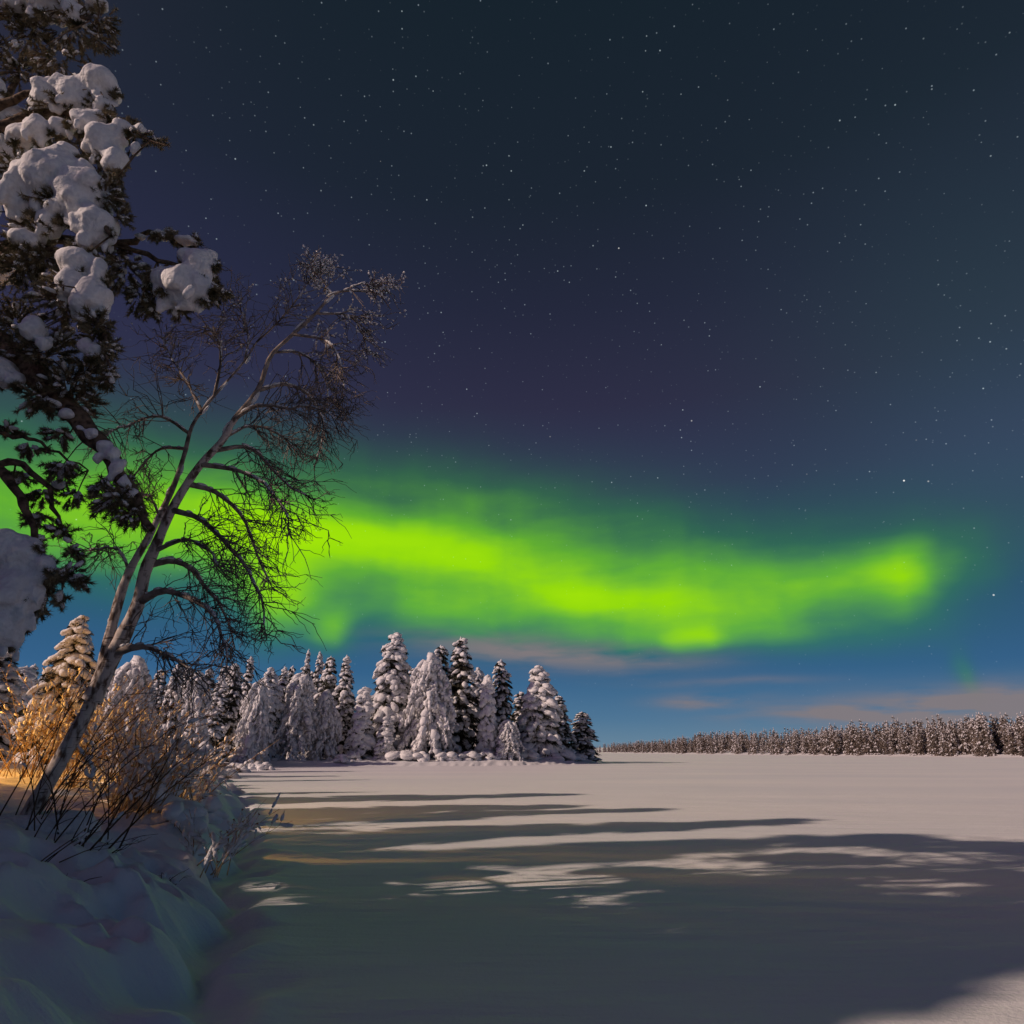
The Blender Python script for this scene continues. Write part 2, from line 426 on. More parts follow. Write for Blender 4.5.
_d = np.random.default_rng(8)
DENTS = [(-2.6 - .30 * (yy - 5) - _d.uniform(0, 1.3), yy, _d.uniform(.08, .17), _d.uniform(.05, .12)) for yy in _d.uniform(5, 11, 44)]
DENTS += [(-2.45 - .31 * (5.2 + .42 * k - 5) - (.16 if k % 2 else .42), 5.2 + .42 * k, .12, .11) for k in range(13)]
def dents(x, y):
    h = np.zeros_like(x)
    for a, b_, r_, d_ in DENTS:
        q = ((x - a) ** 2 + (y - b_) ** 2) / (r_ * r_)
        h += -d_ * np.exp(-q) + d_ * .45 * np.exp(-(np.sqrt(q) - 1.5) ** 2 / .25)
    return h
NX = NY = 700
A_ = 2.4
def axis(c, lo, hi, n):
    u = np.linspace(-math.asinh((c - lo) / A_), math.asinh((hi - c) / A_), n); return c + A_ * np.sinh(u)
gx, gy = np.meshgrid(axis(-2.5, -2400, 2900, NX), axis(7.5, -75, 3900, NY), indexing='xy')
gz = hgt(gx, gy) + dents(gx, gy)
mb = MB()
i, j = np.meshgrid(np.arange(NY - 1), np.arange(NX - 1), indexing='ij')
mb.add(np.stack([gx, gy, gz], -1).reshape(-1, 3), np.stack([i * NX + j, i * NX + j + 1, (i + 1) * NX + j + 1, (i + 1) * NX + j], -1).reshape(-1, 4))
tag(mb.build('snow_ground', M['ground']), 'snow covered frozen lake and snowy shore', None, None, 'structure')

def H(x, y): return float(hgt(np.array([x]), np.array([y]))[0])

# ------------------------------------------------------------------ snow laden trees (unit: metres, base at origin)
def branch_set(Ht, Rad, levels, per, droop, power, low=.05):
    """-> list of polylines (k=6 points each)"""
    P = []
    for l in range(levels):
        t_ = low + (1 - low) * (l + rng.uniform(-.3, .3)) / levels
        t_ = min(max(t_, low), .985)
        for _ in range(per):
            t_ = min(max(low + (1 - low) * (l + rng.uniform(-.65, .65)) / levels, low), .985)
            a = rng.uniform(0, 6.28)
            L_ = Rad * ((1 - t_) ** power + .05) * rng.uniform(.62, 1.12) * (1 + .13 * math.sin(2 * a + 5 * t_ + Rad * 7) + .08 * math.sin(a - 9 * t_))
            s = np.linspace(0, 1, 6)
            up = .35 * max(0, t_ - .75) / .25
            z = t_ * Ht + L_ * (up * s - droop * (1 - .5 * t_) * s ** 1.7) + rng.uniform(-.1, .1)
            P.append(np.stack([np.cos(a) * L_ * s, np.sin(a) * L_ * s, np.maximum(z, .1)], -1))
    return np.array(P)

def make_spruce(Ht=14., Rad=2.4, levels=30, per=7, droop=.75, power=.8, snow=1., lump=.30, leafs=70, leaf=.30, sub=2, name='snow_spruce', joined=False, bare=0.0):
    root = None if joined else empty(name, (0, 0, 0))
    tm, cm, sm = (MB(),) * 3 if joined else (MB(), MB(), MB())
    ts = np.linspace(0, 1, 9)
    tubes(tm, np.stack([rng.normal(0, .03, 9) * ts, rng.normal(0, .03, 9) * ts, ts * Ht], -1), (1 - ts) * Ht * .012 + .015, 7)
    B = branch_set(Ht, Rad, levels, per, droop, power, .04 + bare)
    n = len(B); Ls = np.linalg.norm(B[:, -1] - B[:, 0], axis=1)
    tubes(tm, B, np.linspace(1, .2, 6)[None] * (.012 + .012 * Ls)[:, None], 3)
    # needles: drooping sprays along each branch
    m_ = leafs
    s = rng.uniform(.12, 1.04, (n, m_)); idx = np.clip(s * 5, 0, 4.99); i0 = idx.astype(int); fr = np.clip(idx - i0, 0, 1)[..., None]
    base = np.take_along_axis(B, i0[..., None].repeat(3, 2), 1) * (1 - fr) + np.take_along_axis(B, (i0 + 1)[..., None].repeat(3, 2), 1) * fr
    out = unit(B[:, -1] - B[:, 0])[:, None]
    side = np.stack([-out[..., 1], out[..., 0], 0 * out[..., 0]], -1) * rng.normal(0, .9, (n, m_, 1))
    D = out * .7 + side + np.array((0, 0, -1.)) * rng.uniform(-.1, 1.1, (n, m_, 1))
    base = base + rng.normal(0, .05, base.shape) + side * (.12 * Ls)[:, None, None]
    size = leaf * (.5 + .25 * Ls)[:, None] * rng.uniform(.5, 1.2, (n, m_))
    spikes(cm, base.reshape(-1, 3), D.reshape(-1, 3), size.ravel(), (size * .34).ravel(), 1 if joined else 0)
    # snow pillows lying on the branches
    C, DD, SS = [], [], []
    for br, L_ in zip(B, Ls):
        for _ in range(rng.poisson(2.6 * snow)):
            u = rng.uniform(.35, 1.02); k = min(int(u * 5), 4); p = br[k] + (br[k + 1] - br[k]) * (u * 5 - k)
            d = unit(br[k + 1] - br[k]); w = lump * (.62 + .20 * L_) * rng.uniform(.55, 1.35)
            sd_ = np.array((-d[1], d[0], 0)) * rng.normal(0, .16 * L_)
            C.append(p + sd_ + (0, 0, w * .30)); DD.append(d + (0, 0, -.15) + rng.normal(0, .12, 3)); SS.append((w * rng.uniform(1, 1.5), w * rng.uniform(.7, 1), w * rng.uniform(.6, .85)))
    for k in range(3):
        C.append((0, 0, Ht * (1 - .012 * k) )); DD.append((rng.normal(0, .3), .1, 1)); w = lump * (.35 + .12 * k); SS.append((w * 1.4, w * .7, w * .7))
    blobs(sm, C, DD, SS, sub, 2 if joined else 0, rough=.26)
    if joined:
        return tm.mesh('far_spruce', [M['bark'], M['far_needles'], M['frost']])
    tm.build('trunk', M['bark'], root); cm.build('crown', M['needles'], root); sm.build('snow', M['snow'], root)
    root['H'] = Ht; root['W'] = 2 * Rad
    return root

def make_birch(Ht=10., Rad=2.6, nb=46, sub=1, name='frosted_birch'):
    """a birch bowed under rime: arching branches with hanging strings of frost and snow"""
    root = empty(name, (0, 0, 0)); tm, cm, sm = MB(), MB(), MB()
    for q in range(3):
        a = rng.uniform(0, 6.28); s = np.linspace(0, 1, 8)
        tubes(tm, np.stack([np.cos(a) * s ** 1.6 * Rad * .3, np.sin(a) * s ** 1.6 * Rad * .3, s * Ht * (.98 - .08 * q)], -1), (1 - s) * .09 + .015, 6)
    P = []
    for k in range(nb * 2):
        a = rng.uniform(0, 6.28); t_ = rng.uniform(.15, .96); L_ = Rad * (.42 + .75 * (1 - t_) ** .7) * rng.uniform(.6, 1.05)
        s = np.linspace(0, 1, 7)
        z = t_ * Ht + L_ * (.75 * s - 1.75 * s ** 2)
        P.append(np.stack([np.cos(a) * L_ * s, np.sin(a) * L_ * s, np.maximum(z, .25)], -1))
    P = np.array(P); tubes(cm, P, np.linspace(.045, .012, 7)[None].repeat(len(P), 0), 3)
    C, DD, SS, TW = [], [], [], []
    for br in P:
        for _ in range(20):
            u = rng.uniform(.25, 1); k = min(int(u * 6), 5); p = br[k] + (br[k + 1] - br[k]) * (u * 6 - k)
            ln = rng.uniform(.3, 1.1); dv = np.array((rng.normal(0, .28), rng.normal(0, .28), -1)) * ln
            TW.append(np.stack([p, p + dv * .5 + unit(br[-1] - br[0]) * .1, p + dv]))
            for __ in range(2):
                q = p + dv * rng.uniform(0, 1); w = rng.uniform(.06, .15)
                C.append(q); DD.append(dv); SS.append((w * rng.uniform(1.6, 2.6), w, w))
        for _ in range(3):
            u = rng.uniform(.2, .9); k = min(int(u * 6), 5); p = br[k]; w = rng.uniform(.2, .45)
            C.append(p + (0, 0, .05)); DD.append(br[k + 1] - br[k]); SS.append((w * 1.5, w * .9, w * .6))
    TW = np.array(TW); TW[..., 2] = np.maximum(TW[..., 2], .08)
    tubes(cm, TW, np.tile((.02, .016, .008), (len(TW), 1)), 3)
    C = np.array(C); C[:, 2] = np.maximum(C[:, 2], .1)
    blobs(sm, C, DD, SS, sub, rough=.26)
    tm.build('trunk', M['bark'], root); cm.build('twigs', M['frost'], root); sm.build('snow', M['snow'], root)
    root['H'] = Ht; root['W'] = 2 * Rad * .95
    return root

V = {
    'broad':  make_spruce(16, 3.0, 28, 9, .95, .50, 2.0, .38, 110, .44),
    'broad2': make_spruce(15, 2.9, 26, 9, 1.05, .54, 2.0, .40, 110, .44),
    'dark':   make_spruce(16, 2.6, 30, 8, .85, .50, .62, .34, 130, .42),
    'dark2':  make_spruce(14, 2.4, 26, 8, .95, .50, .72, .36, 130, .42),
    'spire':  make_spruce(15, 1.5, 30, 6, .95, .62, .75, .34, 95, .40),
    'column': make_spruce(9, 1.15, 18, 8, 1.1, .45, 1.5, .40, 80, .38),
    'young':  make_spruce(7, 1.7, 24, 8, .80, .72, 1.7, .23, 260, .26),
    'birch':  make_birch(10, 2.7),
    'birch2': make_birch(8.5, 2.6, 40),
}
used = set()
def place_tree(kind, px, top, Y, wpx, label, group=None, rz=None, zfac=None):
    p = at(px, top, Y); x = p[0]; base = H(x, Y) - .12
    hh = p[2] - base
    src = V[kind]
    o = src if kind not in used else copy_tree(src); used.add(kind)
    depth = Y * CP + (p[2] * .5 - CAMZ) * SP
    w = wpx * depth / FPX
    o.location = (x, Y, base); o.rotation_euler = (0, 0, rng.uniform(0, 6.28) if rz is None else rz)
    sxy = w / src['W']; o.scale = (sxy, sxy, hh / src['H'])
    tag(o, label, 'tree', group); return o

GI, GL = 'snow laden trees on the wooded point', 'snowy trees along the left shore'
TREES = [
    # the wooded point in the lake, left to right
    ('broad', 396, 634, 97, 50, 'tallest broad spruce packed with white snow, first of the big trees on the wooded point', GI),
    ('column', 387, 716, 91, 18, 'slim low snow covered tree before the foot of the tallest broad spruce', GI),
    ('birch', 431, 652, 93, 58, 'wide drooping pale tree, its frosty skirt spreading to the shore on the wooded point', GI),
    ('dark2', 441, 646, 103, 34, 'spruce top peeking between the wide drooping tree and the dark tall spruce', GI),
    ('dark', 461, 638, 99, 44, 'dark tall spruce with black lower boughs in the middle of the wooded point', GI),
    ('column', 488, 676, 96, 19, 'thin pale snowy column tree just right of the dark tall spruce', GI),
    ('dark', 501, 660, 103, 30, 'dark medium spruce with snowy tip behind the thin pale column tree', GI),
    ('birch2', 508, 720, 95, 34, 'low drooping frosted tree like a haystack at the shore of the wooded point', GI),
    ('broad2', 539, 666, 103, 48, 'heavily snow plastered spruce, the last tall one towards the tip of the wooded point', GI),
    ('dark2', 559, 696, 111, 30, 'shaded spruce tucked against the right flank of the last tall snowy spruce', GI),
    ('dark2', 582, 712, 114, 30, 'small dark spruce alone at the very tip of the wooded point', GI),
    ('dark', 520, 692, 112, 28, 'dark spruce seen through the dip before the last tall snowy spruce', GI),
    ('dark2', 416, 668, 112, 34, 'dark spruce filling the gap right of the tallest broad spruce', GI),
    ('broad2', 478, 668, 113, 30, 'snowy spruce standing behind the dark tall spruce and the thin column', GI),
    # left of the point
    ('column', 365, 688, 91, 25, 'bright slim snowy tree standing free left of the tallest broad spruce', GL),
    ('spire', 347, 656, 96, 26, 'snowy pointed spruce behind the bright slim snowy tree', GL),
    ('dark2', 331, 657, 97, 34, 'dark thick topped spruce with a crown of snow lumps above drooping trees', GL),
    ('spire', 320, 652, 103, 18, 'brown tinged spire spruce behind the dark thick topped spruce', GL),
    ('spire', 309, 650, 99, 14, 'very thin dark spire spruce rising behind the big drooping frosted birch', GL),
    ('birch', 302, 672, 88, 50, 'big drooping frosted birch with the pale round skirt left of the point', GL),
    ('birch2', 328, 690, 90, 38, 'drooping frosted birch pressed against the pointed snowy spruce', GL),
    ('spire', 285, 667, 92, 22, 'slender spruce just left of the big drooping frosted birch', GL),
    ('dark', 293, 666, 103, 20, 'dark spruce tip between the slender spruce and the thin dark spire', GL),
    ('broad2', 272, 668, 86, 34, 'snow striped spruce standing right of the leaning frosted tree', GL),
    ('birch2', 259, 682, 80, 42, 'frosted drooping tree glowing pale near the mouth of the bay', GL),
    ('spire', 251, 657, 90, 22, 'tall brown spire spruce beneath the hanging birch twigs', GL),
    ('dark', 236, 664, 82, 26, 'dark slim spruce behind the outermost hanging birch twigs', GL),
    ('spire', 222, 674, 74, 26, 'narrow spruce in the dark cluster under the birch branches', GL),
    ('birch2', 200, 672, 58, 42, 'broad frosted birch beyond the golden shrubs under the lowest birch limb', GL),
    ('young', 178, 667, 40, 36, 'golden lit narrow spruce with fat snow lumps right of the birch trunk', GL),
    ('birch', 137, 655, 46, 66, 'wide frosty tree directly behind the fork of the leaning birch', GL),
    ('young', 81, 619, 27, 80, 'golden lit young spruce with stacked snow cushions left of the leaning birch', GL),
    ('column', 27, 668, 40, 34, 'pale frosted tree between the pine boughs and the golden young spruce', GL),
    ('broad', 4, 640, 30, 76, 'amber lit spruce cut by the frame below the hanging pine snow', GL),
    ('dark', 47, 676, 55, 36, 'dark spruce behind the left side of the golden young spruce', GL),
    ('dark2', 108, 682, 58, 44, 'shadowy spruce visible just right of the golden young spruce', GL),
    ('dark', 160, 690, 66, 40, 'shadowy spruce between the wide frosty tree and the golden narrow spruce', GL),
]
for k_, px, top, Y, w_, lab, g in TREES: place_tree(k_, px, top, Y, w_ * (1.12 if g == GI else 1.04), lab, g)
# dense wood behind the shore trees
for q in range(46):
    px = 20 + 330 * (q + rng.uniform(-.3, .3)) / 45
    Y = 112 + rng.uniform(0, 28) if px > 200 else 72 + rng.uniform(0, 35)
    place_tree(['dark', 'dark2', 'spire'][q % 3], px, rng.uniform(664, 692), Y, rng.uniform(24, 36),
               'dim spruce in the dense wood behind the snowy shore trees', 'spruces of the dense wood behind the shore')
# tall spruces on the near bank beside the photographer: they shade the foreground snow
CAST = [(-11.0, -6.5, 6.2, 4.6), (-13.5, -2.5, 7.2, 4.6), (-10.5, 1.2, 5.6, 4.4), (-14.2, 2.2, 7.6, 4.6), (-12.8, 5.6, 4.6, 3.6), (-12.4, 4.5, 6.2, 1.3), (-11.8, 3.4, 5.4, 4.0),
        (-23, -9, 18, 6.5), (-26, -5.4, 15.0, 4.2), (-22.5, -2.0, 19, 5.4), (-24.5, 1.2, 11.2, 3.4), (-25, 3.7, 18, 4.6), (-22, 8.2, 16, 4.8), (-27, 11, 17, 4.6), (-18, -12, 16, 6.5), (-15, -16, 17, 6.5),
        (-23, 14.6, 13.5, 5.2), (-27, 19, 16, 5.6)]
for k, (x, y, hh, w) in enumerate(CAST):
    src = V['spire' if w < 2 else ('dark', 'dark2')[k % 2]]; o = copy_tree(src)
    o.location = (x, y, H(x, y) - .1); o.rotation_euler = (0, 0, rng.uniform(0, 6.28)); o.scale = (w / src['W'], w / src['W'], hh / src['H'])
    tag(o, 'tall spruce on the near bank throwing its shadow over the lake', 'tree', 'tall spruces on the near bank')

# ------------------------------------------------------------------ wood on the far shore
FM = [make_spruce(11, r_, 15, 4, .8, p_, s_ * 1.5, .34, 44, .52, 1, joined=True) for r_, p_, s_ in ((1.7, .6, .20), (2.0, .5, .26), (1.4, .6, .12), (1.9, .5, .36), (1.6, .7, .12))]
sh = np.array(SHORE2, float)
def shore_point(px, back):
    cx = (px - 512) / FPX
    for (x1, y1), (x2, y2) in zip(sh[:-1], sh[1:]):
        f1, f2 = x1 - cx * CP * y1, x2 - cx * CP * y2
        if f1 * f2 <= 0:
            u = f1 / (f1 - f2); x, y = x1 + u * (x2 - x1), y1 + u * (y2 - y1)
            nrm = unit(np.array((y2 - y1, -(x2 - x1)))); return np.array((x, y)) + nrm * back
    return None
def far_k(px): return .84 + .10 * math.sin(px * .047) + .07 * math.sin(px * .13 + 1) + .05 * math.sin(px * .31 + 2)
cnt = 0
for px in np.linspace(598, 1040, 290):
    p = shore_point(px + rng.uniform(-1, 1), rng.uniform(1.0, 9))
    if p is None: continue
    o = bpy.data.objects.new('far_spruce', FM[cnt % 5]); COL.objects.link(o); cnt += 1
    k = far_k(px) * rng.uniform(.70, 1.12)
    o.location = (p[0], p[1], H(*p) - .1); o.rotation_euler = (0, 0, rng.uniform(0, 6.28)); o.scale = (k * rng.uniform(.9, 1.2),) * 2 + (k,)
    tag(o, 'small snow dusted conifer in the wood lining the far lake shore', 'tree', 'conifers lining the far shore')
# the mass of the wood behind that front row
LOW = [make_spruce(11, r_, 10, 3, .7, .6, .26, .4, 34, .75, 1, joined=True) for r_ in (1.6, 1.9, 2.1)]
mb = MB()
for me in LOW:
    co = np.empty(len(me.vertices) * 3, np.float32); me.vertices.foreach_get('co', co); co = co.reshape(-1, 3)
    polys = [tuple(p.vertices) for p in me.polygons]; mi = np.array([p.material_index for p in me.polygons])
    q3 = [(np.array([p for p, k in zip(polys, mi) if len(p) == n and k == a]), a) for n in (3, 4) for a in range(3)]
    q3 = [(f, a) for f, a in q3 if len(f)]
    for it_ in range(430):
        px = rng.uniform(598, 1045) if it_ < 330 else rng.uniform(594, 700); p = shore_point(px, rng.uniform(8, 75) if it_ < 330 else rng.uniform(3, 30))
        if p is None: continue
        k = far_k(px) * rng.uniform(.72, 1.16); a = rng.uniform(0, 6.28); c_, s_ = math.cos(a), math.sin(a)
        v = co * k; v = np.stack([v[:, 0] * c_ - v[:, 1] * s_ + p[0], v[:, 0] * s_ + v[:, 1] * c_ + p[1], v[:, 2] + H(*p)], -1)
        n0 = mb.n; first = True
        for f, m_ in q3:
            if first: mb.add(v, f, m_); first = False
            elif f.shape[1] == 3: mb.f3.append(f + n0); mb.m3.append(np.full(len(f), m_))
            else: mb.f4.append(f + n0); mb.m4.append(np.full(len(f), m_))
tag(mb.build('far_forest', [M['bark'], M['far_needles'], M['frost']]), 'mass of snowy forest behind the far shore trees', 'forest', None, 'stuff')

# ------------------------------------------------------------------ small snowy things on the shore
def drift_shrub(px, Y, wpx, hpx, label, group, twigs=True, name='snowy_shrub', cat='shrub'):
    x = at(px, 755, Y)[0]; z = H(x, Y); k = Y / FPX
    w, h = wpx * k, hpx * k
    root = empty(name, (x, Y, z), label, cat, group)
    mb = MB(); n = 14
    a = rng.uniform(0, 6.28, n); rr = np.sqrt(rng.uniform(0, 1, n)) * w * .42
    C = np.stack([np.cos(a) * rr, np.sin(a) * rr * .7, rng.uniform(.0, .75, n) * h * (1 - (rr / w) ** 2)], -1)
    S = np.stack([rng.uniform(.14, .30, n) * w, rng.uniform(.14, .25, n) * w, rng.uniform(.18, .34, n) * h], -1)
    blobs(mb, C, np.stack([np.cos(a), np.sin(a), -.3 + 0 * a], -1), S, 2)
    mb.build('snow', M['snow'], root)
    if twigs:
        tb = MB(); n = 40; a = rng.uniform(0, 6.28, n); s = np.linspace(0, 1, 4)
        P = np.stack([np.cos(a)[:, None] * s * w * .5, np.sin(a)[:, None] * s * w * .4, (s - .35 * s ** 2)[None] * rng.uniform(.6, 1.5, n)[:, None] * h], -1)
        tubes(tb, P, np.tile(np.linspace(.02, .008, 4), (n, 1)), 3); tb.build('stems', M['twig'], root)
    return root
DR = [(402, 88.5, 30, 11, 'snow buried shrub under the tallest broad spruce'), (418, 88, 22, 9, 'small lilac tinted shrub between the tallest spruce and the wide drooping tree'),
      (447, 90, 24, 9, 'snow capped shrub at the skirt of the wide drooping tree'), (468, 91.5, 22, 8, 'low snowy shrub before the black boughs of the dark tall spruce'),
      (487, 92.5, 20, 8, 'snow capped shrub below the thin pale column tree'), (528, 97, 24, 9, 'snow lump shrub before the last tall snowy spruce'),
      (553, 102, 24, 9, 'snowy shrub at the shaded side of the last tall spruce'), (578, 106, 18, 7, 'little snow shrub beneath the lone dark spruce at the tip')]
for px, Y, w_, h_, lab in DR: drift_shrub(px, Y, w_, h_, lab, 'snowy shrubs at the foot of the wooded point')
drift_shrub(343, 84, 17, 8, 'knobbly snow mound on the ice below the slim bright tree', None, name='snow_mound', cat='snow mound')
drift_shrub(356, 87, 14, 8, 'second knobbly snow mound nearer the slim bright tree trunk', None, name='snow_mound', cat='snow mound')
drift_shrub(267, 66, 17, 8, 'smooth pale snow heap alone on the bay ice', None, False, name='snow_mound', cat='snow mound')
drift_shrub(254, 72, 16, 11, 'snow capped stump standing at the bay shore', None, name='snow_stump', cat='stump')
for px, Y, w_, h_, lab in [(206, 36, 44, 13, 'low snow covered shrub at the shore with rusty leaves'), (222, 46, 36, 10, 'flat snowy shrub reaching out into the bay'), (236, 58, 26, 9, 'farthest flat snowy shrub of the bay shore'),
                           (197, 50, 30, 30, 'rounded frosted shrub below the broad frosted birch')]:
    drift_shrub(px, Y, w_, h_, lab, 'snowy shrubs along the bay')

# ------------------------------------------------------------------ bare shrubs on the near bank
def bare_shrub(px, py, Y, hpx, n, lean, spread, mat, label, group, frost=.4, leaves=0, sub=5, rad=.009, arch=.2):
    x = at(px, py, Y)[0]; z = H(x, Y) - .05; k = Y / FPX; hh = hpx * k
    root = empty('bare_shrub', (x, Y, z), label, 'shrub', group)
    mb, tw, sn = MB(), MB(), MB()
    s = np.linspace(0, 1, 8)
    dx = rng.normal(lean, spread, n); dy = rng.normal(0, spread * .8, n); hs = hh * rng.uniform(.55, 1.05, n)
    ox, oy = rng.normal(0, .10 * hh + .05, n), rng.normal(0, .10 * hh + .05, n)
    cv = rng.normal(arch, .15, n)
    P = np.stack([ox[:, None] + hs[:, None] * (dx[:, None] * s + cv[:, None] * np.sign(dx)[:, None] * s ** 2.2), oy[:, None] + hs[:, None] * dy[:, None] * s,
                  hs[:, None] * (s - np.abs(cv)[:, None] * .35 * s ** 2.5)], -1) + rng.normal(0, .012, (n, 8, 3)) * s[None, :, None]
    tubes(mb, P, np.linspace(1, .3, 8)[None] * rng.uniform(.7, 1.3, n)[:, None] * rad, 4)
    T, TB = [], []
    for br, h_ in zip(P, hs):
        for _ in range(sub):
            k_ = rng.integers(2, 7); b0 = br[k_]; d = unit(br[k_ + 1] - br[k_] + rng.normal(0, .5, 3) * .3 * np.linalg.norm(br[k_ + 1] - br[k_]) * 3)
            L_ = h_ * rng.uniform(.14, .36)
            T.append(np.stack([b0, b0 + d * L_ * .5, b0 + d * L_ + (rng.normal(0, .04), rng.normal(0, .04), -.05 * L_)]))
    T = np.array(T); tubes(tw, T, np.tile((.55, .42, .2), (len(T), 1)) * rad, 3)
    mb.build('stems', mat, root)
    if leaves:
        B = T[rng.integers(0, len(T), leaves), 2]; spikes(tw, B, rng.normal(0, 1, (leaves, 3)) + (0, 0, -.6), rng.uniform(.03, .07, leaves), rng.uniform(.02, .035, leaves), 1)
    tw.build('twigs', [mat, M['leaf']], root)
    q = int(frost * len(T) * 3)
    if q:
        ii = rng.integers(0, len(T), q); u = rng.uniform(0, 1, (q, 1)); C = T[ii, 0] * (1 - u) + T[ii, 2] * u; w = rng.uniform(.5, 1.8, q) ** 1.3 * (.013 + .0007 * Y)
        blobs(sn, C + np.array((0, 0, .012)), T[ii, 2] - T[ii, 0], np.stack([w * 1.8, w * .8, w * .7], -1), 1); sn.build('snow', M['near_snow'], root)
    return root
GS = 'bare shrubs around the leaning birch'
for px, py, Y, hp, lab in ((92, 872, 7.2, 22, 'tiny dead stalk lying on the bank snow below the dark shoots'), (60, 905, 6.4, 16, 'tiny dead stalk alone low on the snow bank'), (172, 868, 8.4, 18, 'tiny dead stalk on the bank near the lone frosted shrub')):
    bare_shrub(px, py, Y, hp, 4, .9, .7, M['shoot'], lab, None, .2, 0, 2, .005)
bare_shrub(14, 840, 7.6, 150, 9, .22, .12, M['shoot'], 'dark upright shoots leaning right at the left frame edge', GS, .05, 0, 3)
bare_shrub(55, 845, 7.3, 140, 9, .42, .20, M['shoot'], 'dark whippy shoots crossing the foot of the leaning birch', GS, .06, 0, 3)
bare_shrub(84, 838, 7.6, 105, 7, .50, .22, M['shoot'], 'dark shoots slanting right of the leaning birch trunk', GS, .08, 0, 4)
bare_shrub(40, 872, 6.7, 40, 5, 1.1, .6, M['shoot'], 'few bent twigs poking from the snow below the leaning birch', GS, .1, 0, 2, .006)
bare_shrub(128, 800, 10.5, 92, 34, .10, .27, M['tan_stem'], 'dense golden shrub just right of the birch trunk', GS, .9, 60, 8, .011)
bare_shrub(165, 802, 11.5, 80, 32, .06, .28, M['tan_stem'], 'golden shrub with fan of stems, second right of the birch trunk', GS, .9, 90, 8, .011)
bare_shrub(108, 790, 13.5, 95, 36, .08, .30, M['tan_stem'], 'frosty tan shrub behind the leaning trunk below the wide frosty tree', GS, .8, 30, 7)
bare_shrub(190, 790, 16, 58, 28, .02, .34, M['tan_stem'], 'low spreading golden shrub at the edge of the bank', GS, .7, 120, 7)
bare_shrub(207, 842, 9.6, 62, 15, .12, .42, M['tan_stem'], 'small frosted shrub standing alone in the snow bank', GS, .9, 40, 7, .007)
bare_shrub(24, 790, 14, 110, 40, .15, .34, M['tan_stem'], 'orange lit shrub behind the dark upright shoots', GS, .4, 40, 6)
bare_shrub(66, 785, 13, 105, 36, .15, .34, M['tan_stem'], 'orange lit shrub behind the birch foot', GS, .4, 40, 6)
bare_shrub(182, 806, 12.5, 55, 18, .05, .36, M['tan_stem'], 'twiggy shrub half buried in snow between the golden fan and the lone frosted shrub', GS, 1.0, 60, 7)
# snow heaped in the shrubs
for px, Y, w_, h_, lab in [(150, 11.2, 70, 26, 'snow heap under the golden shrubs right of the birch'), (205, 13.0, 52, 22, 'rounded snow heap at the end of the shrub bank'), (185, 10.6, 60, 22, 'snow heap before the half buried twiggy shrub')]:
    drift_shrub(px, Y, w_, h_, lab, 'snow heaps among the shrubs', False, 'snow_heap', 'snow heap')

# ------------------------------------------------------------------ the leaning birch
def px_path(pts, Y0, Y1, k):
    """pts = (px,py); depth runs from Y0 to Y1 along the path"""
    q = np.array([at(p[0], p[1], Y0 + (Y1 - Y0) * i_ / (len(pts) - 1)) for i_, p in enumerate(pts)])
    return spline(q, k)

BY = 8.0
bb = at(30, 822, BY)
birch = empty('leaning_birch', (0, 0, 0), 'bare birch leaning right with forked trunk and hanging twigs over the snow bank', 'tree')
birch.location = (bb[0], BY, H(bb[0], BY))
off = np.array(birch.location)
mb = MB()
base = [(14, 850), (30, 815), (52, 775), (76, 732), (92, 700), (103, 664)]
left_stem = base + [(117, 607), (129, 572), (148, 538), (164, 507), (176, 480), (185, 452), (193, 424), (214, 396), (243, 363), (258, 340), (276, 316)]
right_stem = [(92, 700), (111, 660), (126, 630), (138, 604), (145, 572), (155, 548), (170, 513), (187, 484), (202, 463), (223, 440), (234, 420), (258, 390), (270, 357), (290, 337), (315, 314), (334, 294), (356, 291), (378, 294), (391, 310)]
pl = px_path(left_stem, BY, BY + .5, 60); pr = px_path(right_stem, BY - .05, BY - .7, 60)
def taper(k, r0, r1, pw=.8): return r0 + (r1 - r0) * np.linspace(0, 1, k) ** pw
rl = taper(60, .128, .005, .55) * (1 + .06 * rng.normal(size=60)); rr_ = taper(60, .108, .005, .60) * (1 + .05 * rng.normal(size=60))
tubes(mb, (pl - off)[:34], rl[:34], 12); tubes(mb, (pr - off)[:34], rr_[:34], 12)
tubes(mb, (pl - off)[33:], rl[33:], 9, 1); tubes(mb, (pr - off)[33:], rr_[33:], 9, 1)
mb.build('trunk', [M['birch'], M['upper_bark']], birch)
